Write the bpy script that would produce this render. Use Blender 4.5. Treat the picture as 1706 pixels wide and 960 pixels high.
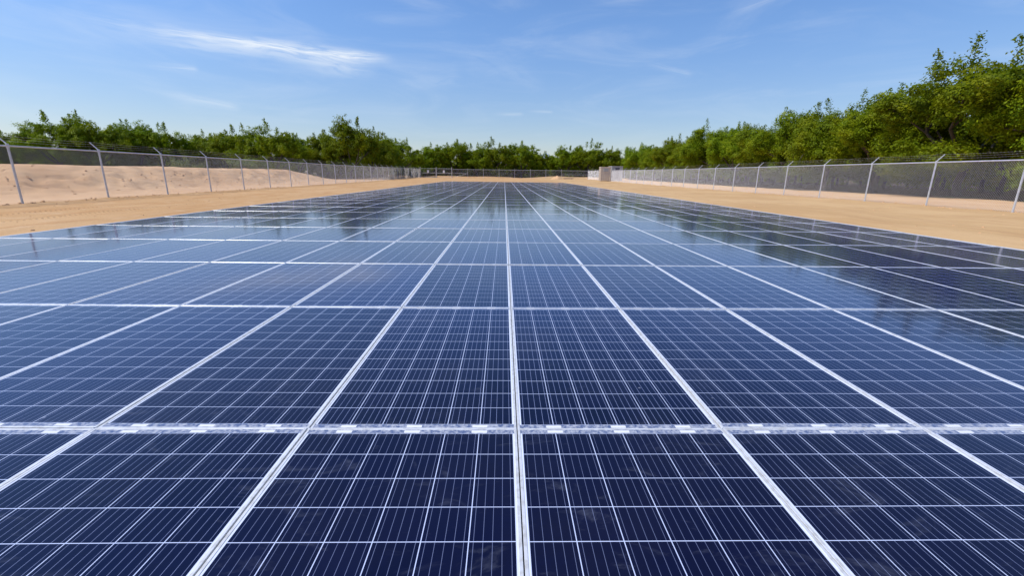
import bpy, bmesh, math, random
import numpy as np
from mathutils import Matrix, Vector, noise
R = math.radians
for o in list(bpy.data.objects): bpy.data.objects.remove(o)
S = bpy.context.scene
C = S.collection

# ------------------------------------------------------------------ camera
PI_, YA, RO, CH, CX, CY = .2542, .0202, .0118, 1.1877, -.0706, -1.8801
F_ = 730.77
right0 = Vector((math.cos(YA), -math.sin(YA), 0))
fwd = Vector((math.sin(YA)*math.cos(PI_), math.cos(YA)*math.cos(PI_), -math.sin(PI_)))
up0 = Vector((math.sin(YA)*math.sin(PI_), math.cos(YA)*math.sin(PI_), math.cos(PI_)))
rt = right0*math.cos(RO) + up0*math.sin(RO)
up = up0*math.cos(RO) - right0*math.sin(RO)
cam = bpy.data.cameras.new('camera')
cam.lens = F_/1706*36; cam.sensor_width = 36; cam.clip_start = .05; cam.clip_end = 20000
co = bpy.data.objects.new('camera', cam); C.objects.link(co)
m = Matrix((rt, up, -fwd)).transposed().to_4x4(); m.translation = Vector((CX, CY, CH))
co.matrix_world = m
S.camera = co
def project(p):
    d = Vector(p) - Vector((CX, CY, CH)); z = d.dot(fwd)
    if z < .05: return None
    return 853+F_*d.dot(rt)/z, 480-F_*d.dot(up)/z

# ------------------------------------------------------------------ world
SUN_EL, SUN_AZ = 57, -98           # azimuth from +Y, negative to the left
w = bpy.data.worlds.new('World'); S.world = w; w.use_nodes = True
nt = w.node_tree; nt.nodes.clear()
class G:                            # small helper to write node maths
    def __init__(s, nt): s.nt = nt
    def n(s, t, **k):
        a = s.nt.nodes.new(t)
        for x, v in k.items(): setattr(a, x, v)
        return a
    def put(s, sock, v):
        if hasattr(v, 'is_output'): s.nt.links.new(v, sock)
        elif v is not None: sock.default_value = v
    def m(s, op, a, b=None, c=None, clamp=False):
        x = s.n('ShaderNodeMath', operation=op); x.use_clamp = clamp
        s.put(x.inputs[0], a); s.put(x.inputs[1], b); s.put(x.inputs[2], c)
        return x.outputs[0]
    def vm(s, op, a, b=None):
        x = s.n('ShaderNodeVectorMath', operation=op); s.put(x.inputs[0], a); s.put(x.inputs[1], b)
        return x.outputs[0]
    def ss(s, v, a, b, lo=0., hi=1.):
        x = s.n('ShaderNodeMapRange', interpolation_type='SMOOTHSTEP')
        s.put(x.inputs[0], v); s.put(x.inputs[1], a); s.put(x.inputs[2], b); s.put(x.inputs[3], lo); s.put(x.inputs[4], hi)
        return x.outputs[0]
    def noise(s, vec, scale, detail=4, rough=.55, dist=0, dim='3D'):
        x = s.n('ShaderNodeTexNoise', noise_dimensions=dim)
        s.put(x.inputs['Vector'], vec); x.inputs['Scale'].default_value = scale
        x.inputs['Detail'].default_value = detail; x.inputs['Roughness'].default_value = rough
        x.inputs['Distortion'].default_value = dist
        return x.outputs[0]
    def mix(s, f, a, b, blend='MIX'):
        x = s.n('ShaderNodeMix', data_type='RGBA', blend_type=blend)
        s.put(x.inputs[0], f); s.put(x.inputs[6], a); s.put(x.inputs[7], b)
        return x.outputs[2]
    def xyz(s, v):
        x = s.n('ShaderNodeSeparateXYZ'); s.put(x.inputs[0], v); return x.outputs
    def cxyz(s, a, b, c):
        x = s.n('ShaderNodeCombineXYZ')
        for i, v in enumerate((a, b, c)): s.put(x.inputs[i], v)
        return x.outputs[0]
g = G(nt)
sky = g.n('ShaderNodeTexSky', sky_type='NISHITA'); sky.sun_disc = False
sky.sun_elevation = R(SUN_EL); sky.sun_rotation = R(SUN_AZ)
sky.air_density = 1.0; sky.dust_density = .45; sky.ozone_density = 2.6; sky.altitude = 100
tc = g.n('ShaderNodeTexCoord'); x, y, z = g.xyz(tc.outputs['Generated'])[:3]
az = g.m('MULTIPLY', g.m('ARCTAN2', x, y), 57.2958); el = g.m('MULTIPLY', g.m('ARCSINE', z), 57.2958)
wv = g.cxyz(g.m('MULTIPLY', az, .05), g.m('MULTIPLY', el, .3), 3.1)
warp = g.m('SUBTRACT', g.noise(wv, 1.4, 3), .5)
dens = None
#            az0    el0   az1    el1  width strength fade-in
WISPS = [(-46., 13.3, -12.8, 12.6, .46, .68, .62, -.25), (-46, 12.6, -15, 11.6, .9, .42, .5, .15), (-36.5, 9.7, -32.2, 9.8, .30, .33, .5, .1),
         (-38, 7.5, -29, 6.4, .38, .30, .4, .0), (15.5, 12.5, 21.6, 10.8, .26, .2, .5, .1), (-2, 7.0, 2.4, 7.15, .16, .28, .5, 0), (2.4, 7.5, 6.0, 7.35, .14, .28, .5, 0),
         (10, 18.2, 18, 18.9, .35, .2, .5, 0), (-10, 14.6, 5, 10.4, 1.0, .09, .5, .5), (-15, 8.8, -5, 11.5, .8, .12, .5, .5), (23, 15.7, 29, 17.4, .3, .16, .5, 0)]
for a0, e0, a1, e1, wd, st, pk, bend in WISPS:
    L = math.hypot(a1-a0, e1-e0); ux, uy = (a1-a0)/L, (e1-e0)/L
    da = g.m('SUBTRACT', az, a0); de = g.m('SUBTRACT', el, e0)
    s_ = g.m('DIVIDE', g.m('ADD', g.m('MULTIPLY', da, ux), g.m('MULTIPLY', de, uy)), L)
    t_ = g.m('ADD', g.m('MULTIPLY', da, -uy), g.m('MULTIPLY', de, ux))
    t_ = g.m('ADD', t_, g.m('MULTIPLY', warp, wd*2.6))
    t_ = g.m('ADD', t_, g.m('MULTIPLY', g.m('MULTIPLY', s_, g.m('SUBTRACT', 1., s_)), -4*abs(bend)*wd if bend > 0 else 4*abs(bend)*wd*2))
    sf = g.m('MULTIPLY', g.ss(s_, 0., max(.3, pk+.2)), g.ss(s_, .86, 1.02, 1., 0.))
    tf = g.m('POWER', 2.718, g.m('MULTIPLY', g.m('POWER', g.m('ABSOLUTE', g.m('DIVIDE', t_, wd)), 2.), -1.))
    streak = g.noise(g.cxyz(g.m('MULTIPLY', s_, L*.16), g.m('MULTIPLY', t_, 2.2/wd*.5), a0), 1.6, 6, .6, .4)
    d = g.m('MULTIPLY', g.m('MULTIPLY', sf, tf), g.m('MULTIPLY', g.ss(streak, .22, .60), st*(1.1 if st >= .4 else .72)))
    dens = d if dens is None else g.m('ADD', dens, d)
veil = g.noise(g.cxyz(g.m('MULTIPLY', az, .045), g.m('MULTIPLY', el, .2), 1.7), 1.5, 6, .6, .8)
veil = g.m('MULTIPLY', g.ss(veil, .42, .85), .16)
dens = g.m('ADD', dens, veil, clamp=True)
skyc = g.mix(1., sky.outputs[0], g.mix(g.ss(el, 18., 48.), g.mix(g.ss(el, 1., 19.), (.82, .80, .86, 1), (.80, .975, 1.2, 1)), (.42, .70, 1.15, 1)), 'MULTIPLY')
out = g.mix(dens, skyc, (6.5, 6.9, 7.3, 1))
bg = g.n('ShaderNodeBackground'); g.put(bg.inputs[0], out); bg.inputs[1].default_value = .14
wo = g.n('ShaderNodeOutputWorld'); nt.links.new(bg.outputs[0], wo.inputs[0])

sd = bpy.data.lights.new('sun', 'SUN'); sd.energy = 4.7; sd.angle = R(.53); sd.color = (1, .955, .89)
so = bpy.data.objects.new('sun', sd); C.objects.link(so)
sv = Vector((math.sin(R(SUN_AZ))*math.cos(R(SUN_EL)), math.cos(R(SUN_AZ))*math.cos(R(SUN_EL)), math.sin(R(SUN_EL))))
so.rotation_euler = sv.to_track_quat('Z', 'Y').to_euler(); so.location = (0, 0, 60)
S.view_settings.view_transform = 'Standard'; S.view_settings.look = 'None'
S.view_settings.exposure = 0.0; S.view_settings.gamma = 1; S.view_settings.use_curve_mapping = False

# ------------------------------------------------------------------ helpers
def mat(name):
    m = bpy.data.materials.new(name); m.use_nodes = True
    n = m.node_tree; n.nodes.clear(); g = G(n)
    o = g.n('ShaderNodeOutputMaterial'); p = g.n('ShaderNodeBsdfPrincipled')
    n.links.new(p.outputs[0], o.inputs[0])
    return m, g, p, o
def mesh_obj(name, verts, faces, material=None, parent=None, smooth=False, mats=None, mi=None, uvs=None):
    me = bpy.data.meshes.new(name)
    me.from_pydata(verts, [], faces)
    for mm in (mats or ([material] if material else [])): me.materials.append(mm)
    if mi is not None: me.polygons.foreach_set('material_index', mi)
    if uvs is not None:
        l = me.uv_layers.new(name='UVMap'); l.data.foreach_set('uv', np.asarray(uvs, dtype=np.float32).ravel())
    if smooth: me.polygons.foreach_set('use_smooth', [True]*len(me.polygons))
    me.update()
    o = bpy.data.objects.new(name, me); C.objects.link(o)
    if parent: o.parent = parent
    return o
def link_mesh(name, me, parent=None):
    o = bpy.data.objects.new(name, me); C.objects.link(o)
    if parent: o.parent = parent
    return o
def tag(o, label=None, cat=None, group=None, kind=None):
    if label:
        n = len(label.split()); assert 4 <= n <= 16, (n, label)
        o['label'] = label
    if cat: o['category'] = cat
    if group: o['group'] = group
    if kind: o['kind'] = kind
    return o
def empty(name, loc=(0, 0, 0)):
    o = bpy.data.objects.new(name, None); C.objects.link(o); o.location = loc; o.empty_display_size = .3
    return o
class MB:
    def __init__(s): s.v = []; s.f = []; s.m = []
    def box(s, x0, x1, y0, y1, z0, z1, mi=0):
        b = len(s.v)
        s.v += [(x0,y0,z0),(x1,y0,z0),(x1,y1,z0),(x0,y1,z0),(x0,y0,z1),(x1,y0,z1),(x1,y1,z1),(x0,y1,z1)]
        s.f += [(b,b+3,b+2,b+1),(b+4,b+5,b+6,b+7),(b,b+1,b+5,b+4),(b+1,b+2,b+6,b+5),(b+2,b+3,b+7,b+6),(b+3,b,b+4,b+7)]
        s.m += [mi]*6
    def tube(s, p, q, r0, r1=None, n=8, caps=True, mi=0):
        p, q = Vector(p), Vector(q); r1 = r0 if r1 is None else r1
        d = (q-p).normalized(); a = d.orthogonal().normalized(); c = d.cross(a); b = len(s.v)
        for P, r in ((p, r0), (q, r1)):
            for i in range(n):
                t = 2*math.pi*i/n; s.v.append(tuple(P+a*math.cos(t)*r+c*math.sin(t)*r))
        for i in range(n):
            j = (i+1) % n; s.f.append((b+i, b+j, b+n+j, b+n+i)); s.m.append(mi)
        if caps:
            s.f += [tuple(b+n-1-i for i in range(n)), tuple(b+n+i for i in range(n))]; s.m += [mi]*2
    def build(s, name, material=None, parent=None, smooth=False, mats=None):
        return mesh_obj(name, s.v, s.f, material, parent, smooth, mats, s.m if mats else None)
def sst(a, b, x):
    t = max(0, min(1, (x-a)/(b-a))) if a != b else float(x > a)
    return t*t*(3-2*t)

# ------------------------------------------------------------------ ground
def fence_x_left(y): return -17.1-.0305*(y-14)
def fence_x_right(y): return 19.6+.004*(y-14)
def nz(x, y, s, k=0.): return noise.noise(Vector((x*s, y*s, k)))
def ground_h(x, y):
    h = -.075
    h += .22*sst(45, 104, y)
    if abs(x) > 9.4 or y > 84.5 or y < -7:
        e = min(1, max(abs(x)-9.4, y-84.5, -7-y)/1.2)
        h += e*(.035+.03*nz(x, y, .35)+.018*nz(x, y, 1.3, 2)+.012*nz(x, y, 3.1, 5))
    # the sand berm behind the left fence
    by = 1-sst(55, 70, y+ .4*(x+28))
    xe = x + .9*nz(x*.4, y, .22, 9)
    prof = sst(-22.6, -28.2, xe) if x > -30 else 1.
    prof *= 1-.55*sst(-33, -40, x) if x < -33 else 1
    face = math.exp(-((x+25.5)/2.6)**2)
    h += by*(1.46*prof + .06*nz(x, y, .16, 4)*prof + face*(.14*nz(x, y, .5, 7)+.11*nz(x, y*.7, 1.5, 8)+.09*nz(x, y, 3.3, 1)-.22*max(0, .22-abs(nz(x*.55, y+.9*x, .6, 12)))/.22*(.5+nz(x, y, .2, 4)+.3)))
    # low track ridges at its toe
    if -24 < x < -19 and by > .1:
        h += .05*math.exp(-((x+22.3)/.18)**2)+.04*math.exp(-((x+21.0)/.15)**2)
    # dirt bank behind the far fence
    if y > 107: h += .7*sst(107.3, 109, y)*(1-sst(110.5, 113, y))*(.5+.6*nz(x, y, .12, 3))
    # soil ridge along the bottom of each fence
    for fx in (fence_x_left(y), fence_x_right(y)):
        if y < 106.5: h += .05*math.exp(-((x-fx)/.35)**2)*(.5+nz(x, y, .9, 6))
    return h
def axis(lo, hi, step, far):
    a = list(np.arange(lo, hi+1e-6, step)); s = step
    while a[-1] < far: s *= 1.35; a.append(a[-1]+s)
    s = step; b = []; c = lo
    while c > -far: s *= 1.35; c -= s; b.append(c)
    return b[::-1]+a
xs = axis(-42, 36, .42, 9000); ys = axis(-9, 122, .40, 9000)
xs = sorted([x for x in xs if not -29.5 < x < -18]+list(np.arange(-29.5, -17.9, .2)))
V = [(x, y, ground_h(x, y)) for y in ys for x in xs]
nx = len(xs)
Fc = [(j*nx+i, j*nx+i+1, (j+1)*nx+i+1, (j+1)*nx+i) for j in range(len(ys)-1) for i in range(nx-1)]
mg, g, p, o = mat('sand')
tc = g.n('ShaderNodeTexCoord'); P = tc.outputs['Object']; X, Y, Z = g.xyz(P)[:3]
n1 = g.noise(P, .22, 5, .6); n2 = g.noise(P, 1.6, 5, .62); n3 = g.noise(P, 14, 4, .6)
along = g.noise(g.vm('MULTIPLY', P, (1., .12, 1.)), 2.4, 4, .6)
inner = g.mix(g.ss(n1, .35, .65), (.43, .25, .108, 1), (.50, .315, .155, 1))
inner = g.mix(g.m('MULTIPLY', g.ss(n2, .5, .75), .5), inner, (.58, .41, .26, 1))
inner = g.mix(g.m('MULTIPLY', g.ss(along, .5, .64), .6), inner, (.40, .215, .09, 1))
rside = g.mix(g.ss(n1, .35, .65), (.46, .29, .135, 1), (.53, .35, .175, 1))
rside = g.mix(g.m('MULTIPLY', g.ss(along, .5, .66), .5), rside, (.40, .24, .115, 1))
inner = g.mix(g.ss(X, 4., 12.), inner, rside)
outer = g.mix(g.ss(n1, .35, .65), (.56, .345, .185, 1), (.63, .415, .235, 1))
outer = g.mix(g.m('MULTIPLY', g.ss(n2, .48, .7), .45), outer, (.48, .30, .17, 1))
outer = g.mix(g.m('MULTIPLY', g.ss(along, .48, .66), .35), outer, (.44, .26, .14, 1))
shaded_litter = g.mix(g.ss(n2, .35, .7), (.06, .042, .026, 1), (.14, .10, .06, 1))  # dark floor: leaf litter with the trees' shade painted into its colour
shaded_litter = g.mix(g.ss(n1, .52, .7), shaded_litter, (.10, .12, .035, 1))
wob = g.m('MULTIPLY', g.m('SUBTRACT', n2, .5), .9)
fl = g.m('SUBTRACT', -17.1, g.m('MULTIPLY', g.m('SUBTRACT', Y, 14.), .0305))
outL = g.ss(g.m('ADD', g.m('SUBTRACT', fl, X), wob), -.15, .35)
outR = g.ss(g.m('ADD', g.m('SUBTRACT', X, 19.75), wob), -.15, .35)
col = g.mix(g.m('MAXIMUM', outL, outR), inner, outer)
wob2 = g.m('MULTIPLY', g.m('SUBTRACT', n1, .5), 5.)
litter_shade = g.m('MAXIMUM', g.ss(g.m('ADD', X, wob2), 29.5, 31.), g.ss(g.m('ADD', g.m('SUBTRACT', Y, 0.), wob2), 109., 111.))
litter_shade = g.m('MAXIMUM', litter_shade, g.m('MULTIPLY', g.ss(g.m('ADD', X, wob2), -24.5, -26.5), g.ss(g.m('ADD', Y, wob2), 70., 73.)))
litter_shade = g.m('MAXIMUM', litter_shade, g.ss(g.m('ADD', X, wob2), -42., -45.))
col = g.mix(litter_shade, col, shaded_litter)
col = g.mix(g.m('MULTIPLY', g.ss(n3, .56, .72), .30), col, (.34, .21, .12, 1))
g.put(p.inputs['Base Color'], col); p.inputs['Roughness'].default_value = .95
p.inputs['Specular IOR Level'].default_value = .15
def rut(c, wd, wob_):
    q = g.m('ABSOLUTE', g.m('SUBTRACT', g.m('ADD', g.m('ABSOLUTE', X), wob_), c))
    return g.m('MULTIPLY', g.ss(q, wd*.6, wd, 1., 0.), g.m('ADD', .6, g.m('MULTIPLY', g.m('SINE', g.m('MULTIPLY', g.m('ADD', Y, g.m('MULTIPLY', X, .8)), 42.)), .4)))
wobr = g.m('MULTIPLY', g.m('SUBTRACT', g.noise(g.vm('MULTIPLY', P, (.2, 1., 1.)), .07, 2), .5), 5.)
ruts = g.m('ADD', g.m('ADD', rut(11.6, .17, wobr), rut(13.3, .17, wobr)), g.m('ADD', rut(21.2, .2, wobr), rut(22.9, .2, wobr)))
bp = g.n('ShaderNodeBump'); bp.inputs['Strength'].default_value = .7; bp.inputs['Distance'].default_value = .09
g.put(bp.inputs['Height'], g.m('ADD', g.m('SUBTRACT', g.m('MULTIPLY', n2, .9), g.m('MULTIPLY', ruts, .35)), g.m('ADD', g.m('MULTIPLY', n3, .25), g.m('MULTIPLY', along, .5))))
g.put(p.inputs['Normal'], bp.outputs[0])
gr = mesh_obj('ground', V, Fc, mg, smooth=True); tag(gr, kind='structure')

# ------------------------------------------------------------------ distant hills
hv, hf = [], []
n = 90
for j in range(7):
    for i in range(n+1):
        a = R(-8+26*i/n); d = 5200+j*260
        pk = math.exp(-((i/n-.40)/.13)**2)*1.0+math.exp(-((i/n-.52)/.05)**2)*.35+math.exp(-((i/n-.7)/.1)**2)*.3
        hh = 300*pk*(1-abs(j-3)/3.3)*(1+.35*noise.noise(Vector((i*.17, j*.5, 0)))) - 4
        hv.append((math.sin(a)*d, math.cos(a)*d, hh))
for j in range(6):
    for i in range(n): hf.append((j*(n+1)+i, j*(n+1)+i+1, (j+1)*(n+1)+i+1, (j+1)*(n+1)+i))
mh, g, p, o = mat('hazed_hill'); p.inputs['Base Color'].default_value = (.40, .47, .58, 1); p.inputs['Roughness'].default_value = 1  # distance haze painted into the hill's pale grey-blue colour
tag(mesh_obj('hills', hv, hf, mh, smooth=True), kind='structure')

# ------------------------------------------------------------------ solar panels
PW, PL, D = .9955, 1.977, 1.982
LIP = .0125
hl_ = PL/2
mfr, g, p, o = mat('anodised_aluminium')
tc = g.n('ShaderNodeTexCoord'); nn = g.noise(tc.outputs['Object'], 30, 4)
g.put(p.inputs['Base Color'], g.mix(g.ss(nn, .4, .7), (.72, .73, .74, 1), (.56, .55, .52, 1)))
p.inputs['Metallic'].default_value = .35; p.inputs['Roughness'].default_value = .42

mc, g, p, o = mat('solar_laminate')
uv = g.n('ShaderNodeUVMap'); U, W_, _ = g.xyz(uv.outputs[0])[:3]      # metres from the panel centre
geo = g.n('ShaderNodeNewGeometry'); GP = geo.outputs['Position']
CPV = .1575
CPI = .1595                                                              # cell pitch
cu = g.m('DIVIDE', g.m('ADD', U, 3*CPI), CPI); cv = g.m('DIVIDE', g.m('ADD', W_, 6*CPV), CPV)
fu = g.m('FRACT', cu); fv = g.m('FRACT', cv)
def inside(v, h): return g.m('LESS_THAN', g.m('ABSOLUTE', v), h)
incell = g.m('MULTIPLY', inside(U, 3*CPI), inside(W_, 6*CPV))
def near(f, half):                                                       # gap around whole numbers
    return g.m('GREATER_THAN', g.m('ABSOLUTE', g.m('SUBTRACT', f, .5)), .5-half)
gap = g.m('MAXIMUM', near(fu, .0105), near(fv, .0105))
bus = g.m('FRACT', g.m('MULTIPLY', fu, 5.)); busm = g.m('LESS_THAN', g.m('ABSOLUTE', g.m('SUBTRACT', bus, .5)), .028)
white = g.m('MAXIMUM', g.m('MULTIPLY', gap, incell), g.m('SUBTRACT', 1., incell))
# cell colour with crystal grain and a little difference from cell to cell
oi = g.n('ShaderNodeObjectInfo')
wn = g.n('ShaderNodeTexWhiteNoise', noise_dimensions='3D')
g.put(wn.inputs[0], g.cxyz(g.m('ADD', g.m('FLOOR', cu), g.m('MULTIPLY', g.m('FLOOR', g.xyz(GP)[0]), 7.)), g.m('FLOOR', cv), g.m('FLOOR', g.xyz(GP)[1])))
vor = g.n('ShaderNodeTexVoronoi'); g.put(vor.inputs['Vector'], GP); vor.inputs['Scale'].default_value = 55
vv = g.xyz(vor.outputs['Color'])[0]
cellc = g.mix(wn.outputs[0], (.0003, .0003, .010, 1), (.0006, .0008, .016, 1))
cellc = g.mix(g.m('MULTIPLY', vv, .45), cellc, (.0008, .0014, .023, 1))
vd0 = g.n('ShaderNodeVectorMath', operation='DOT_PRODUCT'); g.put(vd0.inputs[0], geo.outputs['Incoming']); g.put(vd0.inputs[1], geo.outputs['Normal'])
cellc = g.mix(g.ss(g.m('ABSOLUTE', vd0.outputs['Value']), .50, .12), cellc, (.0026, .0130, .088, 1))   # anti-reflective film blue, with sky reflection painted in at a slant
cellc = g.mix(busm, cellc, (.20, .24, .40, 1))
# backsheet margins with bright ribbon tabs at both short ends
tabs = g.m('FRACT', g.m('MULTIPLY', g.m('ADD', U, 3*CPI), 1/(2*CPI)))
tabm = g.m('MULTIPLY', g.m('LESS_THAN', g.m('ABSOLUTE', g.m('SUBTRACT', tabs, .5)), .115), g.m('MULTIPLY', g.m('GREATER_THAN', g.m('ABSOLUTE', W_), 6*CPV+.006), g.m('LESS_THAN', g.m('ABSOLUTE', W_), hl_-.017)))
gn = g.noise(GP, 48, 3, .6)
endm = g.m('GREATER_THAN', g.m('ABSOLUTE', W_), 6*CPV)
dirty = g.m('MAXIMUM', g.ss(g.m('ABSOLUTE', g.xyz(GP)[1]), .35, .6, 1., 0.), g.m('MULTIPLY', g.ss(g.noise(GP, .3, 2), .55, .75), .5))
marg = g.mix(g.m('MULTIPLY', g.ss(gn, .35, .68), g.m('ADD', .25, g.m('MULTIPLY', dirty, .75))), (.07, .10, .20, 1), (.38, .40, .45, 1))
marg = g.mix(endm, (.62, .66, .76, 1), marg)
marg = g.mix(g.m('MULTIPLY', tabm, g.m('ADD', .35, g.m('MULTIPLY', dirty, .65))), marg, (.68, .69, .69, 1))
gapc = g.mix(incell, marg, (.50, .57, .76, 1))
cellc = g.mix(g.m('MULTIPLY', oi.outputs['Random'], .5), cellc, (.0018, .0016, .017, 1))
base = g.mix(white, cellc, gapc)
# thin uneven dust, smears and droppings
d1 = g.noise(GP, .55, 5, .6); d2 = g.noise(g.vm('MULTIPLY', GP, (1., 2.4, 1.)), 3.2, 6, .68, 1.2); d3 = g.noise(GP, 26, 3, .6)
smear = g.m('MULTIPLY', g.ss(d2, .55, .82), g.m('ADD', .04, g.m('MULTIPLY', oi.outputs['Random'], .08)))
film = g.m('ADD', g.m('MULTIPLY', g.ss(d1, .35, .75), .003), .0)
edge = g.m('MULTIPLY', g.ss(g.m('ABSOLUTE', W_), .90, .965), g.m('MULTIPLY', g.ss(d3, .35, .7), .07))
spot = g.n('ShaderNodeTexVoronoi'); g.put(spot.inputs['Vector'], g.vm('ADD', GP, g.cxyz(g.m('MULTIPLY', d3, .03), 0., 0.))); spot.inputs['Scale'].default_value = 2.6
sp = g.m('MULTIPLY', g.ss(spot.outputs['Distance'], .012, .028, 1., 0.), g.m('MULTIPLY', g.m('GREATER_THAN', g.xyz(spot.outputs['Color'])[0], .78), .4))
dust = g.m('ADD', g.m('ADD', smear, film), g.m('ADD', edge, sp), clamp=True)
base = g.mix(dust, base, (.42, .46, .56, 1))
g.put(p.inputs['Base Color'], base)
g.put(p.inputs['Roughness'], g.m('ADD', .085, g.m('MULTIPLY', dust, .5)))
p.inputs['IOR'].default_value = 1.45
# uneven reflectance: faint ripple of the tempered glass
bp = g.n('ShaderNodeBump'); bp.inputs['Strength'].default_value = .08; bp.inputs['Distance'].default_value = .01
g.put(bp.inputs['Height'], g.noise(GP, 1.8, 2, .5)); g.put(p.inputs['Normal'], bp.outputs[0])
# a thin dust film covers more of the glass the flatter one looks along it
df = g.n('ShaderNodeBsdfDiffuse'); df.inputs[0].default_value = (.46, .43, .42, 1)
vd = g.n('ShaderNodeVectorMath', operation='DOT_PRODUCT'); g.put(vd.inputs[0], geo.outputs['Incoming']); g.put(vd.inputs[1], geo.outputs['Normal'])
cosv = g.m('MAXIMUM', g.m('ABSOLUTE', vd.outputs['Value']), .012)
tau = g.m('DIVIDE', g.m('ADD', g.m('MULTIPLY', g.ss(d1, .3, .75), .0020), .0009), cosv)
fac = g.m('SUBTRACT', 1., g.m('POWER', 2.718, g.m('MULTIPLY', tau, -1.)))
mx = g.n('ShaderNodeMixShader'); g.put(mx.inputs[0], fac); g.nt.links.new(p.outputs[0], mx.inputs[1]); g.nt.links.new(df.outputs[0], mx.inputs[2]); g.nt.links.new(mx.outputs[0], o.inputs[0])

hw, hl = PW/2, PL/2
def frame_geo():
    mb = MB(); z0, z1 = -.035, .0015
    mb.box(-hw, -hw+LIP, -hl, hl, z0, z1); mb.box(hw-LIP, hw, -hl, hl, z0, z1)
    mb.box(-hw+LIP, hw-LIP, -hl, -hl+LIP, z0, z1-.0004); mb.box(-hw+LIP, hw-LIP, hl-LIP, hl, z0, z1-.0004)
    return mb
gx, gy = hw-LIP+.0005, hl-LIP+.0005
glass_v = [(-gx, -gy, -.0005), (gx, -gy, -.0005), (gx, gy, -.0005), (-gx, gy, -.0005)]
fm = frame_geo(); fo = fm.build('frame', mfr); frame_me = fo.data; bpy.data.objects.remove(fo)
bev = bmesh.new(); bev.from_mesh(frame_me); bmesh.ops.bevel(bev, geom=[e for e in bev.edges if e.verts[0].co.z > 0 and e.verts[1].co.z > 0 and e.calc_length() > .1], offset=.0012, segments=1, affect='EDGES'); bev.to_mesh(frame_me); bev.free()
go = mesh_obj('laminate', glass_v, [(0, 1, 2, 3)], mc, uvs=[(a, b) for a, b, _ in glass_v]); glass_me = go.data; bpy.data.objects.remove(go)

rng = random.Random(4)
NC, NR = 9, 42
cells = []
for r in range(-1, NR):
    for c in range(-NC, NC):
        x = c+.5; y = (r-.5)*D+D/2-D/2+0
        y = r*D-D/2
        z = .005*nz(x, y, .23, 11)+.001*rng.uniform(-1, 1)
        z -= .018*math.exp(-((x)/2.2)**2-((y-2.0)/1.4)**2)
        tx = .0012*nz(x, y, .31, 3)+R(rng.gauss(0, .06)); ty = .0018*nz(x, y, .27, 8)+R(rng.gauss(0, .16))
        cells.append((r, c, x, y, z, tx, ty))
def area(x, y):
    q = [project((x+a*hw, y+b*hl, 0)) for a, b in ((-1,-1),(1,-1),(1,1),(-1,1))]
    q = [t if t else None for t in q]
    if all(t is None for t in q): return 0
    # sample the panel: share of it inside the picture
    k = 0
    for i in range(7):
        for j in range(7):
            t = project((x+(i/3-1)*hw, y+(j/3-1)*hl, 0))
            if t and 0 < t[0] < 1706 and 0 < t[1] < 960: k += 1
    if not k: return 0
    dd = math.hypot(x-CX, y-CY)+1
    return k/49/dd**3
ranked = sorted(cells, key=lambda t: -area(t[2], t[3]))
vis = [t for t in ranked if area(t[2], t[3]) > 0]
chosen = set((t[0], t[1]) for t in vis[:300])
ORD = ['nearest', 'second', 'third', 'fourth', 'fifth', 'sixth', 'seventh', 'eighth', 'ninth', 'tenth', 'eleventh', 'twelfth', 'thirteenth',
       'fourteenth', 'fifteenth', 'sixteenth', 'seventeenth', 'eighteenth', 'nineteenth', 'twentieth', 'twenty-first', 'twenty-second', 'twenty-third', 'twenty-fourth']
ORC = ['first', 'second', 'third', 'fourth', 'fifth', 'sixth', 'seventh', 'eighth', 'ninth']
rv, rf, rm, ruv = [], [], [], []
for r, c, x, y, z, tx, ty in cells:
    M = Matrix.Translation((x, y, z)) @ Matrix.Rotation(tx, 4, 'X') @ Matrix.Rotation(ty, 4, 'Y')
    if (r, c) in chosen:
        t = empty('solar_panel'); t.matrix_world = M
        side, k = ('left', -c-1) if c < 0 else ('right', c)
        look = 'dark navy' if r <= 1 else ('blue' if not (c > 3) else 'black-blue')
        tag(t, '%s solar panel in %s row from camera, %s %s of central seam' % (look, ORD[r] if r else 'nearest', ORC[k], side), 'solar panel', 'framed solar panels laid edge to edge')
        link_mesh('frame', frame_me, t); link_mesh('laminate', glass_me, t)
    else:
        b = len(rv)
        for v in fm.v: rv.append(tuple(M @ Vector(v)))
        for f in fm.f:
            rf.append(tuple(b+i for i in f)); rm.append(0); ruv += [(0, 0)]*4
        b = len(rv)
        for v in glass_v: rv.append(tuple(M @ Vector(v)))
        rf.append((b, b+1, b+2, b+3)); rm.append(1); ruv += [(a, q) for a, q, _ in glass_v]
fo = mesh_obj('solar_panels', rv, rf, mats=[mfr, mc], mi=rm, uvs=ruv)
tag(fo, 'far rows of solar panels stretching away to the distant fence', 'solar panels', kind='stuff')

for sx, lab in ((-1, 'slim aluminium rail along the left edge of the panel array'), (1, 'slim aluminium rail along the right edge of the panel array')):
    mb = MB()
    for k in range(43):
        y0 = -D+k*D; mb.box(min(sx*9.003, sx*9.043), max(sx*9.003, sx*9.043), y0+.004, y0+D-.004, -.06,   .006+.006*nz(sx*8.5, y0+D/2, .23, 11))
    tag(mb.build('edge_rail', mfr), lab, 'rail', 'rails along the array edges')

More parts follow.
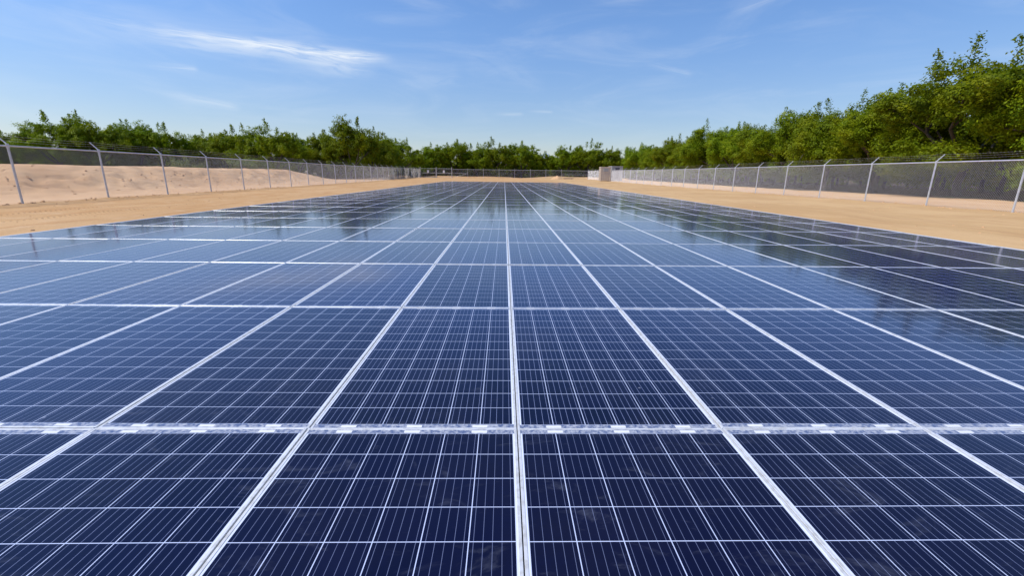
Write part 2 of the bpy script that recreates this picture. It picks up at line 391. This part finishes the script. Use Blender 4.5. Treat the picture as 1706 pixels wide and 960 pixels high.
# ------------------------------------------------------------------ fences
mgal, g, p, o = mat('galvanised_steel')
tc = g.n('ShaderNodeTexCoord'); nn = g.noise(tc.outputs['Object'], 9, 4)
g.put(p.inputs['Base Color'], g.mix(g.ss(nn, .35, .7), (.50, .51, .53, 1), (.62, .63, .65, 1)))
p.inputs['Metallic'].default_value = .35; p.inputs['Roughness'].default_value = .5
mwire, g, p, o = mat('galvanised_wire')
p.inputs['Base Color'].default_value = (.52, .51, .53, 1); p.inputs['Metallic'].default_value = .3; p.inputs['Roughness'].default_value = .5
msign, g, p, o = mat('white_sign'); p.inputs['Base Color'].default_value = (.8, .8, .8, 1); p.inputs['Roughness'].default_value = .4

def chain_mesh(name, A, B, h, parent, pitch=.088, wr=.0025, z0=.03, mat_=mwire):
    """woven diamond wire between ground points A and B (2D), three-sided strands both ways"""
    A, B = Vector(A), Vector(B); L = (B-A).length; d = (B-A)/L; nrm = Vector((-d.y, d.x))
    v, f = [], []
    for sgn in (1, -1):
        k = -int(h/pitch)-1
        while k*pitch < L+h:
            s0 = k*pitch; s1 = s0+h*sgn if sgn > 0 else s0-h
            a, b = s0, s1; za, zb = 0., h
            # clip to 0..L
            lo, hi = 0., 1.
            for lim, side in ((0., 1), (L, -1)):
                fa, fb = (a-lim)*side, (b-lim)*side
                if fa < 0 and fb < 0: lo, hi = 1., 0.; break
                if fa < 0: lo = max(lo, fa/(fa-fb))
                elif fb < 0: hi = min(hi, fa/(fa-fb))
            k += 1
            if hi-lo < .02: continue
            pts = []
            for t in (lo, hi):
                s = a+(b-a)*t; q = A+d*s
                pts.append(Vector((q.x+nrm.x*wr*sgn, q.y+nrm.y*wr*sgn, ground_h(q.x, q.y)*0+base_z(q)+z0+h*t)))
            dd = (pts[1]-pts[0]).normalized(); n3_ = Vector((nrm.x, nrm.y, 0)); c3 = dd.cross(n3_)
            bi = len(v)
            for P_ in pts:
                for ang in (90, 210, 330):
                    v.append(tuple(P_+(n3_*math.sin(R(ang))+c3*math.cos(R(ang)))*wr))
            for i in range(3):
                j = (i+1) % 3; f.append((bi+i, bi+j, bi+3+j, bi+3+i))
    return mesh_obj(name, v, f, mat_, parent)
def base_z(q): return -.06+.22*sst(45, 104, q[1])

def make_post(parent, x, y, out, h=2.02, r=.034, arm=True):
    z = base_z((x, y)); mb = MB()
    mb.tube((x, y, z-.3), (x, y, z+h+.03), r, n=10)
    mb.tube((x, y, z+h-.10), (x, y, z+h+.05), r+.008, n=10)
    po = mb.build('post', mgal, parent, smooth=False)
    if arm:
        a = MB(); o3 = Vector((out[0], out[1], 0))
        p0 = Vector((x, y, z+h+.02)); p1 = p0+o3*.30+Vector((0, 0, .30))
        a.tube(p0, p1, .019, .016, n=6)
        for t in (.35, .66, .96):
            q = p0.lerp(p1, t); a.tube(q-Vector((0, 0, .02)), q+Vector((0, 0, .025)), .012, n=5)
        a.build('barb_arm', mgal, po)
    return po
def barbed(parent, pts, out, h=2.02):
    mb = MB(); rn = random.Random(2)
    for t in (.35, .66, .96):
        for a, b in zip(pts[:-1], pts[1:]):
            for i in range(4):
                s0, s1 = i/4, (i+1)/4
                def at(s):
                    x = a[0]+(b[0]-a[0])*s; y = a[1]+(b[1]-a[1])*s
                    return Vector((x+out[0]*.3*t, y+out[1]*.3*t, base_z((x, y))+h+.02+.3*t+.02-.05*4*s*(1-s)*.6))
                mb.tube(at(s0), at(s1), .0026, n=3, caps=False)
            for i in range(1, 12):
                q = at(i/12) if False else None
            L = math.hypot(b[0]-a[0], b[1]-a[1]); nb = int(L/.13)
            if a[1] < 40:
                for i in range(nb):
                    s = (i+.5)/nb; x = a[0]+(b[0]-a[0])*s; y = a[1]+(b[1]-a[1])*s
                    q = Vector((x+out[0]*.3*t, y+out[1]*.3*t, base_z((x, y))+h+.02+.3*t+.02-.03*4*s*(1-s)))
                    e = Vector((rn.uniform(-1, 1), rn.uniform(-.3, .3), rn.uniform(-1, 1))).normalized()*.022
                    mb.tube(q-e, q+e, .0018, n=3, caps=False)
    return mb.build('barbed_wire', mwire, parent)
def make_fence(label, pts, out, arms=True, rails=True):
    root = empty('chain_link_fence', (pts[0][0], pts[0][1], base_z(pts[0])))
    root.location = (0, 0, 0)
    tag(root, label, 'fence', 'chain link fences round the array')
    for q in pts: make_post(root, q[0], q[1], out, arm=arms)
    mb = MB()
    for a, b in zip(pts[:-1], pts[1:]): mb.tube((a[0], a[1], base_z(a)+1.99), (b[0], b[1], base_z(b)+1.99), .026, n=8)
    mb.build('top_rail', mgal, root)
    chain_mesh('wire_mesh', pts[0], pts[-1], 1.93, root)
    if arms: barbed(root, pts, out)
    return root
YF = 106.
SP = 3.62
ptsL = [(fence_x_left(y), y) for y in [14.2-SP*3+SP*i for i in range(29)] if y < YF-1]+[(fence_x_left(YF), YF)]
ptsR = [(fence_x_right(y), y) for y in [14.95-SP*3+SP*i for i in range(29)] if y < YF-1]+[(fence_x_right(YF), YF)]
make_fence('galvanised chain link fence with barbed wire along the left side before the sand berm', ptsL, (-1, 0))
make_fence('galvanised chain link fence with barbed wire along the right side before the tall trees', ptsR, (1, 0))
XL, XR = fence_x_left(YF), fence_x_right(YF)
xf = [XL+.02+i*3.72 for i in range(11)]; xf[-1] = XR-.03
farroot = make_fence('distant chain link fence with top rail closing the far end of the array', [(x, YF) for x in xf[2:]], (0, 1), arms=False)
zf = base_z((0, YF))
for x in xf[2:]:
    mb = MB(); mb.tube((x, YF, zf+2.0), (x, YF+.02, zf+2.32), .02, n=6); mb.build('post_extension', mgal, farroot)
mb = MB(); mb.tube((xf[2], YF, zf+1.05), (xf[3], YF, zf+1.05), .022, n=6); mb.tube((xf[2], YF, zf+.1), (xf[3], YF, zf+1.0), .016, n=6); mb.build('brace', mgal, farroot)
mb = MB(); mb.tube((xf[-2], YF, zf+1.05), (xf[-1], YF, zf+1.05), .022, n=6); mb.tube((xf[-2]+1.8, YF, zf+1.05), (xf[-2]+1.8, YF, zf+.1), .016, n=6); mb.build('brace', mgal, farroot)
gate = empty('chain_link_gate', (0, 0, 0))
tag(gate, 'double leaf chain link gate with white signs in the far left corner', 'gate')
for i in (0, 1):
    a, b = xf[i]+.08, xf[i+1]-.08
    mb = MB()
    for p0, p1 in (((a, zf+.1), (a, zf+2.1)), ((b, zf+.1), (b, zf+2.1)), ((a, zf+2.1), (b, zf+2.1)), ((a, zf+1.08), (b, zf+1.08)), ((a, zf+.1), (b, zf+.1))):
        mb.tube((p0[0], YF-.05, p0[1]), (p1[0], YF-.05, p1[1]), .03, n=6)
    lf = mb.build('gate_leaf', mgal, gate)
    chain_mesh('wire_mesh', (a, YF-.05), (b, YF-.05), 1.9, lf)
    mb = MB(); c = a+(b-a)*(.48); mb.box(c-.22, c+.22, YF-.11, YF-.09, zf+1.10, zf+1.75); mb.build('sign_plate', msign, lf)
for x in (xf[0]-.02, xf[1], xf[2]-.06):
    mb = MB(); mb.tube((x, YF-.05, zf-.2), (x, YF-.05, zf+2.45), .055, n=8); mb.build('gate_post', mgal, gate)

# ------------------------------------------------------------------ cabinets, heap, lumber
mbei, g, p, o = mat('beige_paint')
tc = g.n('ShaderNodeTexCoord'); nn = g.noise(tc.outputs['Object'], 3, 4)
g.put(p.inputs['Base Color'], g.mix(g.ss(nn, .3, .75), (.64, .55, .45, 1), (.56, .48, .39, 1))); p.inputs['Roughness'].default_value = .6
mgry, g, p, o = mat('grey_paint'); p.inputs['Base Color'].default_value = (.42, .42, .42, 1); p.inputs['Roughness'].default_value = .55
mdk, g, p, o = mat('dark_vent'); p.inputs['Base Color'].default_value = (.06, .06, .09, 1); p.inputs['Roughness'].default_value = .5
def container(label, x0, x1, y0, y1, h, m, vent):
    root = empty('equipment_container', ((x0+x1)/2, (y0+y1)/2, base_z((x0, y0)))); tag(root, label, 'container')
    X0, X1, Y0, Y1 = -(x1-x0)/2, (x1-x0)/2, -(y1-y0)/2, (y1-y0)/2
    # corrugated walls
    mb = MB(); mb.box(X0+.06, X1-.06, Y0+.06, Y1-.06, .1, h-.08)
    nrib = int((X1-X0)/.28)
    for i in range(nrib):
        c = X0+.16+i*(X1-X0-.32)/(nrib-1)
        mb.box(c-.06, c+.06, Y0+.02, Y0+.055, .2, h-.2); mb.box(c-.06, c+.06, Y1-.055, Y1-.02, .2, h-.2)
    nrib = int((Y1-Y0)/.28)
    for i in range(nrib):
        c = Y0+.16+i*(Y1-Y0-.32)/(nrib-1)
        mb.box(X0+.02, X0+.055, c-.06, c+.06, .2, h-.2); mb.box(X1-.055, X1-.02, c-.06, c+.06, .2, h-.2)
    mb.build('wall', m, root)
    for a in (X0, X1-.1):
        for b in (Y0, Y1-.1): mb = MB(); mb.box(a, a+.1, b, b+.1, 0, h-.1); mb.build('corner_post', m, root)
    mb = MB(); mb.box(X0-.02, X1+.02, Y0-.02, Y1+.02, h-.1, h); mb.build('roof', m, root)
    mb = MB(); cx = (X0+X1)/2
    mb.box(cx-.45, cx+.45, Y0-.03, Y0+.015, h-.85, h-.3)
    for i in range(5): mb.box(cx-.40, cx+.40, Y0-.05, Y0-.032, h-.80+i*.1, h-.76+i*.1)
    mb.build('vent', vent, root)
    return root
container('beige equipment container near the far end of the right fence', 17.85, 19.72, 82, 83.6, 2.6, mbei, mgry)
container('grey equipment container behind the right fence beside the beige one', 20.6, 22.7, 85, 88, 2.8, mgry, mdk)

def heap(name, label, cat, x, y, rx, ry, h, m, seed):
    v, f = [], []; NA, NRr = 40, 12
    for j in range(NRr+1):
        for i in range(NA):
            t = 2*math.pi*i/NA; rr = j/NRr
            xx, yy = math.cos(t)*rx*rr, math.sin(t)*ry*rr
            e = (1-rr**1.5)
            v.append((xx, yy, h*e*(1+.5*noise.noise(Vector((xx*1.3, yy*1.3, seed))))+.1*noise.noise(Vector((xx*4, yy*4, seed)))*(e+.1)-.03*rr))
    for j in range(NRr):
        for i in range(NA):
            k = (i+1) % NA; f.append((j*NA+i, j*NA+k, (j+1)*NA+k, (j+1)*NA+i))
    o = mesh_obj(name, v, f, m, smooth=True); o.location = (x, y, ground_h(x, y)); tag(o, label, cat); return o
msoil, g, p, o = mat('loose_soil'); tc = g.n('ShaderNodeTexCoord'); nn = g.noise(tc.outputs['Object'], 4, 5)
g.put(p.inputs['Base Color'], g.mix(nn, (.50, .27, .12, 1), (.70, .46, .26, 1))); p.inputs['Roughness'].default_value = .95
heap('soil_heap', 'low orange soil heap in front of the distant fence', 'soil heap', 11.9, 101.5, 1.4, 1.0, .7, msoil, 3)
mwood, g, p, o = mat('sawn_wood'); tc = g.n('ShaderNodeTexCoord'); nn = g.noise(g.vm('MULTIPLY', tc.outputs['Object'], (1, 9, 9)), 2, 4)
g.put(p.inputs['Base Color'], g.mix(nn, (.55, .38, .22, 1), (.72, .56, .40, 1))); p.inputs['Roughness'].default_value = .8
lum = empty('lumber_stack', (14.6, 101.5, ground_h(14.6, 101.5))); tag(lum, 'small stack of pale boards beside the orange soil heap', 'lumber')
for k in range(3):
    for i in range(4):
        mb = MB(); mb.box(-1.15+.05*((i+k) % 2), 1.1+.05*((i*k) % 3), -.45+i*.22, -.26+i*.22, .08+k*.12, .17+k*.12); mb.build('board', mwood, lum)
mb = MB(); mb.box(-.8, -.7, -.5, .45, 0, .075); mb.box(.7, .8, -.5, .45, 0, .075); mb.build('bearer', mwood, lum)

# ------------------------------------------------------------------ trees
def leaf_mat(name, a, b, c):
    m, g, p, o = mat(name)
    geo = g.n('ShaderNodeNewGeometry'); rnd = geo.outputs['Random Per Island']
    oi = g.n('ShaderNodeObjectInfo'); tc = g.n('ShaderNodeTexCoord')
    nn = g.noise(tc.outputs['Object'], .7, 3)
    col = g.mix(g.ss(rnd, 0., 1.), a, b); col = g.mix(g.m('MULTIPLY', g.ss(nn, .42, .68), .7), col, c)
    hs = g.n('ShaderNodeHueSaturation'); g.put(hs.inputs['Color'], col)
    g.put(hs.inputs['Value'], g.m('ADD', .82, g.m('MULTIPLY', oi.outputs['Random'], .36))); g.put(hs.inputs['Hue'], g.m('ADD', .488, g.m('MULTIPLY', oi.outputs['Random'], .02)))
    g.put(p.inputs['Base Color'], hs.outputs[0]); p.inputs['Roughness'].default_value = .55; p.inputs['Specular IOR Level'].default_value = .12
    tr = g.n('ShaderNodeBsdfTranslucent'); g.put(tr.inputs[0], g.mix(.5, hs.outputs[0], (.22, .30, .01, 1)))
    mx = g.n('ShaderNodeMixShader'); mx.inputs[0].default_value = .40
    g.nt.links.new(p.outputs[0], mx.inputs[1]); g.nt.links.new(tr.outputs[0], mx.inputs[2]); g.nt.links.new(mx.outputs[0], o.inputs[0])
    return m
mleaf = leaf_mat('leaf_green', (.090, .150, .004, 1), (.190, .260, .004, 1), (.29, .32, .004, 1))
mbark, g, p, o = mat('bark'); tc = g.n('ShaderNodeTexCoord'); nn = g.noise(g.vm('MULTIPLY', tc.outputs['Object'], (6, 6, 1)), 3, 5)
g.put(p.inputs['Base Color'], g.mix(nn, (.035, .028, .022, 1), (.12, .095, .075, 1))); p.inputs['Roughness'].default_value = .9

def tree_meshes(seed, H=8.5, Rc=3.3, clear=1.6, leaves=15000, whips=14, lsize=1.):
    rn = np.random.default_rng(seed); pr = random.Random(seed)
    tb = MB(); lobes = []
    def limb(p, q, r0, r1, lvl):
        mid = p.lerp(q, .5)+Vector((pr.uniform(-1, 1), pr.uniform(-1, 1), pr.uniform(-.4, .6)))*(q-p).length*.10
        rm_ = (r0+r1)/2
        tb.tube(p, mid, r0, rm_, n=7 if lvl < 2 else 5, caps=False); tb.tube(mid, q, rm_, r1, n=7 if lvl < 2 else 5, caps=False)
        tb.tube(mid-(mid-p)*.001, mid, rm_, rm_, n=5, caps=False)
    base = Vector((0, 0, -.2)); fork = Vector((pr.uniform(-.15, .15), pr.uniform(-.15, .15), clear))
    limb(base, fork, .20, .16, 0)
    nl = pr.randint(5, 6)
    for i in range(nl):
        a = 2*math.pi*(i+pr.uniform(-.25, .25))/nl; up_ = pr.uniform(.45, .95)
        L1 = pr.uniform(.34, .46)*(H-clear)
        d1 = Vector((math.cos(a)*(1-up_*.55), math.sin(a)*(1-up_*.55), up_)).normalized()
        p1 = fork+d1*L1; limb(fork, p1, .11, .075, 1)
        for j in range(3):
            d2 = (d1+Vector((pr.uniform(-.8, .8), pr.uniform(-.8, .8), pr.uniform(-.35, .7)))).normalized()
            p2 = p1+d2*L1*pr.uniform(.5, .8); limb(p1, p2, .06, .035, 2)
            lobes.append((p2, pr.uniform(.75, 1.15)))
            for k in range(2):
                d3 = (d2+Vector((pr.uniform(-.9, .9), pr.uniform(-.9, .9), pr.uniform(-.5, .8)))).normalized()
                p3 = p2+d3*pr.uniform(.7, 1.3); limb(p2, p3, .03, .014, 3); lobes.append((p3, pr.uniform(.55, .9)))
    # extra lobes on an uneven crown envelope
    cz = clear*.75+(H-clear*.75)*.46; hz_ = (H-clear*.75)*.50
    for i in range(46):
        u = pr.uniform(-.95, .86); a = pr.uniform(0, 2*math.pi); s = math.sqrt(1-u*u)
        k = pr.uniform(.58, 1.05)*(1+.22*noise.noise(Vector((math.cos(a)*1.7, math.sin(a)*1.7, u*1.5+seed))))
        wz = 1.0 if u > 0 else 1.06
        lobes.append((Vector((math.cos(a)*s*Rc*k*wz, math.sin(a)*s*Rc*k*wz, cz+u*hz_*k)), pr.choice((.55, .75, .95, 1.2))*pr.uniform(.85, 1.1)))
    tot = sum(r*r for _, r in lobes)
    cen, nor, sticks = [], [], []
    for c, r in lobes:
        n = int(leaves*r*r/tot)
        d = rn.normal(size=(n, 3)); d /= np.linalg.norm(d, axis=1)[:, None]
        # small twig clumps inside the lobe
        nk = max(6, int(n/22)); kc = rn.normal(size=(nk, 3)); kc /= np.linalg.norm(kc, axis=1)[:, None]; kc *= rn.uniform(.45, 1.05, (nk, 1))*r
        idx = rn.integers(0, nk, n); pts = kc[idx]+rn.normal(size=(n, 3))*.15*(.6+.4*r)
        pts[:, 2] *= .82
        cen.append(pts+np.array(c)); nor.append(d*.55+pts/(np.linalg.norm(pts, axis=1)[:, None]+.01)*.8+np.array([0, 0, .35]))
    # upright shoots above the crown
    for i in range(whips):
        a = pr.uniform(0, 2*math.pi); rr = Rc*.75*math.sqrt(pr.random())
        zb = cz+hz_*math.sqrt(max(0, 1-(rr/Rc)**2))*.80
        b = Vector((math.cos(a)*rr, math.sin(a)*rr, zb)); Lw = pr.uniform(.7, 1.7)
        t = b+Vector((math.cos(a)*.35*pr.random()+pr.uniform(-.25, .25), math.sin(a)*.35*pr.random()+pr.uniform(-.25, .25), 1)).normalized()*Lw
        q0 = b-(t-b)*.5; sd_ = Vector((.010, .006, 0)); sticks.append([tuple(q0-sd_), tuple(q0+sd_), tuple(t+sd_*.3), tuple(t-sd_*.3)])
        n = int(40+60*Lw); s = rn.uniform(.0, 1., n)
        pts = np.array(b)[None]*(1-s[:, None])+np.array(t)[None]*s[:, None]+rn.normal(size=(n, 3))*(.20*(1.1-s*.75))[:, None]
        cen.append(pts); nor.append(rn.normal(size=(n, 3)))
    cen = np.concatenate(cen); nor = np.concatenate(nor); keep = cen[:, 2] > .5; cen, nor = cen[keep], nor[keep]
    nor /= np.linalg.norm(nor, axis=1)[:, None]+1e-6; n = len(cen)
    t1 = np.cross(nor, rn.normal(size=(n, 3))); t1 /= np.linalg.norm(t1, axis=1)[:, None]+1e-6
    t1[:, 2] -= .35; t1 /= np.linalg.norm(t1, axis=1)[:, None]
    t2 = np.cross(nor, t1); ln = rn.uniform(.075, .15, (n, 1))*lsize; wd = ln*rn.uniform(.36, .55, (n, 1))
    vs = np.stack([cen-t1*ln, cen+t2*wd, cen+t1*ln, cen-t2*wd], 1).reshape(-1, 3)
    if sticks: vs = np.concatenate([vs, np.array(sticks).reshape(-1, 3)]); n = len(vs)//4
    me = bpy.data.meshes.new('crown'); me.vertices.add(4*n); me.vertices.foreach_set('co', vs.ravel().astype(np.float32))
    me.loops.add(4*n); me.loops.foreach_set('vertex_index', np.arange(4*n, dtype=np.int32))
    me.polygons.add(n); me.polygons.foreach_set('loop_start', np.arange(0, 4*n, 4, dtype=np.int32)); me.polygons.foreach_set('loop_total', np.full(n, 4, dtype=np.int32))
    me.materials.append(mleaf); me.update(calc_edges=True); me.validate()
    to = tb.build('trunk', mbark, smooth=True); tm = to.data; bpy.data.objects.remove(to)
    return me, tm, vs, tb
SIDE = [tree_meshes(10+i, 8.5, 3.7, 1.8, 62000, 5, .80) for i in range(4)]
LOW = [tree_meshes(30+i, 8.0, 4.1, .9, 34000, 4) for i in range(4)]
def put_tree(x, y, h, kind, label, group, k, wide=1., rot=None):
    me, tm = kind[k % len(kind)][:2]
    H0 = 8.5 if kind is SIDE else 8.0
    s = h/(H0*1.04)
    t = empty('orchard_tree', (x, y, ground_h(x, y))); t.rotation_euler = (0, 0, k*2.4 if rot is None else rot); t.scale = (s*wide, s*wide, s)
    tag(t, label, 'tree', group)
    link_mesh('crown', me, t); link_mesh('trunk', tm, t)
    return t
OR = ORC+['tenth', 'eleventh', 'twelfth', 'thirteenth', 'fourteenth', 'fifteenth', 'sixteenth', 'seventeenth', 'eighteenth', 'nineteenth', 'twentieth', 'twenty-first', 'twenty-second', 'twenty-third', 'twenty-fourth']
rightT = [(33.2, 23.2, 9.6), (32.4, 29.6, 10.2), (32.6, 37.2, 8.9), (32, 42.5, 9.2), (32, 48.5, 8.6), (32.2, 54.5, 8.2), (32, 60.5, 8.3), (32, 67, 9.5), (32.1, 73.5, 8.2), (32, 80, 8.3), (32, 87, 8.5), (32, 94, 8.0), (32, 101, 8.2), (32, 108, 8.2)]
for i, (x, y, h) in enumerate(rightT):
    lab = ('tallest leafy orchard tree, at the right edge of the picture' if i == 1 else
           ('tall shaded orchard tree cut by the right edge of the picture' if i == 0 else
            'leafy green orchard tree behind right fence, %s from the right edge' % OR[i]))
    put_tree(x, y, h, SIDE, lab, 'orchard trees behind the right fence', i, 1.2 if i == 1 else 1.05)
put_tree(34, 16.5, 9.5, SIDE, 'orchard tree behind the right fence just outside the picture edge', 'orchard trees behind the right fence', 2)
farT = [(-18, 8.6), (-12.4, 9.6), (-7.2, 8.7), (-2.2, 9.9), (4.6, 9.6), (10.4, 6.9), (15.2, 8.3), (21.4, 10.0), (27.0, 8.4)]
for i, (x, h) in enumerate(farT):
    put_tree(x, 115+(i % 3)*.7, h, LOW, 'distant bushy tree behind the far fence, %s from the left' % OR[i], 'trees behind the far fence', i+1, 1.0 if h > 7 else .9)
leftT = [(-82, 72, 7), (-77.3, 72.2, 6.3), (-70, 68, 5.8), (-61.9, 62.9, 8.1), (-58.5, 64.5, 8.2), (-60, 72, 7.5), (-57.5, 70.6, 8), (-55.5, 73, 8.2), (-54.5, 79, 7.0), (-52.0, 80, 8), (-48.3, 78.5, 8), (-41.6, 72.1, 8.2),
         (-35.4, 69.6, 8.5), (-36.0, 78.5, 7.8), (-31.6, 79.5, 8.2), (-26.4, 76.6, 10.2), (-25.0, 84.0, 9.2), (-26, 92, 8.9), (-26.2, 100, 9.0), (-24.5, 109, 8.8)]
for i, (x, y, h) in enumerate(leftT):
    lab = ('tallest bushy tree with pale shoots standing behind the bend of left fence' if i == 15 else 'bushy orchard tree beyond the sand berm, %s from the left edge' % OR[i])
    put_tree(x, y, h, LOW, lab, 'orchard trees behind the left fence', i, .95 if h < 9 else .85)

# deeper orchard rows: a mass nobody could count
rn = random.Random(8)
spots = []
for y in range(10, 122, 6):
    for x in (39.5, 46.5, 54): spots.append((x+rn.uniform(-1, 1), y+rn.uniform(-1, 1), rn.uniform(7.2, 8.4)))
for x in range(-34, 60, 6):
    for y in (122, 129): spots.append((x+rn.uniform(-1, 1), y+rn.uniform(-1, 1), rn.uniform(6.5, 7.6)))
for i in range(15):
    x = -34-i*5.2
    spots.append((x, 86+rn.uniform(-2, 2)+.0*i, rn.uniform(6, 7))); spots.append((x, 93+rn.uniform(-1, 1), rn.uniform(6, 7)))
for y in (90, 98, 106, 114): spots.append((-33, y, 7.2))
for i in range(16):
    for yy in (137, 144): spots.append((-40+i*6.5+rn.uniform(-1, 1), yy, rn.uniform(6, 7)))
for y in range(10, 150, 6): spots.append((61+rn.uniform(-1, 1), y, 7.5))
cv_, lf_ = [], 0
tv, tf = [], []
for i, (x, y, h) in enumerate(spots):
    me, tm, vs, tb = LOW[i % 4] if x < 36 else SIDE[i % 4]
    s = h/8.4; a = rn.uniform(0, 6.28); ca, sa = math.cos(a), math.sin(a)
    q = vs.reshape(-1, 4, 3)[::3]; ctr = q.mean(1, keepdims=True); q = ((q-ctr)*1.75+ctr).reshape(-1, 3)
    cv_.append(np.stack([(q[:, 0]*ca-q[:, 1]*sa)*s+x, (q[:, 0]*sa+q[:, 1]*ca)*s+y, q[:, 2]*s-1.0*(x < 38 or x > 50)], 1))
    b = len(tv); tv += [((v[0]*ca-v[1]*sa)*s+x, (v[0]*sa+v[1]*ca)*s+y, v[2]*s) for v in tb.v]; tf += [tuple(b+k for k in f) for f in tb.f]
lv = np.concatenate(cv_); n = len(lv)//4; nt_ = len(tv)
me = bpy.data.meshes.new('orchard'); allv = np.concatenate([lv, np.array(tv)])
me.vertices.add(len(allv)); me.vertices.foreach_set('co', allv.ravel().astype(np.float32))
loops = np.concatenate([np.arange(4*n), np.array([4*n+k for f in tf for k in f])]).astype(np.int32)
lens = np.concatenate([np.full(n, 4), np.array([len(f) for f in tf])]).astype(np.int32)
starts = np.concatenate([[0], np.cumsum(lens)[:-1]]).astype(np.int32)
me.loops.add(len(loops)); me.loops.foreach_set('vertex_index', loops)
me.polygons.add(len(lens)); me.polygons.foreach_set('loop_start', starts); me.polygons.foreach_set('loop_total', lens)
me.materials.append(mleaf); me.materials.append(mbark)
me.polygons.foreach_set('material_index', np.concatenate([np.zeros(n), np.ones(len(tf))]).astype(np.int32))
me.update(calc_edges=True)
oo = bpy.data.objects.new('orchard', me); C.objects.link(oo)
tag(oo, 'deeper rows of orchard trees behind the front trees', 'orchard', kind='stuff')

# shrubs in front of the dark tree line
def shrub(x, y, h, label, seed):
    rn = np.random.default_rng(seed); n = 2600
    kc = rn.normal(size=(60, 3))*np.array([.75, .75, .45])*h*.5; kc[:, 2] = np.abs(kc[:, 2])+.15*h
    pts = kc[rn.integers(0, 60, n)]+rn.normal(size=(n, 3))*.13
    nor = rn.normal(size=(n, 3))+np.array([0, 0, .6]); nor /= np.linalg.norm(nor, axis=1)[:, None]
    t1 = np.cross(nor, rn.normal(size=(n, 3))); t1 /= np.linalg.norm(t1, axis=1)[:, None]; t2 = np.cross(nor, t1)
    ln = rn.uniform(.06, .12, (n, 1)); wd = ln*.45
    vs = np.stack([pts-t1*ln, pts+t2*wd, pts+t1*ln, pts-t2*wd], 1).reshape(-1, 3)
    root = empty('shrub', (x, y, ground_h(x, y))); tag(root, label, 'shrub', 'pale shrubs by the left fence')
    mesh_obj('foliage', vs.tolist(), [(4*i, 4*i+1, 4*i+2, 4*i+3) for i in range(n)], mshrub, root)
    mb = MB()
    for k in range(7):
        c = kc[k*5]; mb.tube((0, 0, -.1), tuple(c), .025, .008, n=5, caps=False)
    mb.build('stem', mbark, root)
mshrub = leaf_mat('leaf_pale', (.10, .14, .05, 1), (.18, .22, .09, 1), (.20, .22, .07, 1))
shrub(-37.0, 51.0, 2.4, 'pale green shrub on the berm behind left fence, the larger one', 1)
shrub(-33.5, 57.0, 1.6, 'small pale green shrub on the berm, right of the larger shrub', 2)

# ------------------------------------------------------------------ stones and clods on the sand
rn = random.Random(5); sv_, sf_ = [], []
def clod(x, y, r):
    b = len(sv_); z = ground_h(x, y); k = [rn.uniform(.7, 1.2) for _ in range(7)]; a0 = rn.uniform(0, 6)
    for i in range(5):
        t = a0+i*1.257; sv_.append((x+math.cos(t)*r*k[i], y+math.sin(t)*r*k[i], z-.01))
    for i in range(5):
        t = a0+i*1.257+.3; sv_.append((x+math.cos(t)*r*.6*k[i], y+math.sin(t)*r*.6*k[i], z+r*.55*k[5]))
    sv_.append((x, y, z+r*.75*k[6]))
    for i in range(5):
        j = (i+1) % 5; sf_.extend([(b+i, b+j, b+5+j, b+5+i), (b+5+i, b+5+j, b+10)])
for i in range(1500):
    if rn.random() < .5: x = rn.uniform(-22, -9.6)
    else: x = rn.uniform(9.6, 29)
    y = 3+70*rn.random()**1.6
    clod(x, y, .008+.035*rn.random()**4)
for i in range(1100): clod(rn.gauss(-25.3, 1.4), rn.uniform(12, 62), .015+.07*rn.random()**3)
for i in range(260):
    yy = rn.uniform(8, 60); clod(fence_x_left(yy)+rn.gauss(.1, .2), yy, .02+.05*rn.random()**2)
    yy = rn.uniform(8, 60); clod(fence_x_right(yy)+rn.gauss(-.1, .2), yy, .02+.05*rn.random()**2)
tag(mesh_obj('clods', sv_, sf_, msoil), 'small soil clods and stones scattered over the sand', 'clods', kind='stuff')
print('panels in view', len(vis), 'trees', len(rightT)+len(farT)+len(leftT))
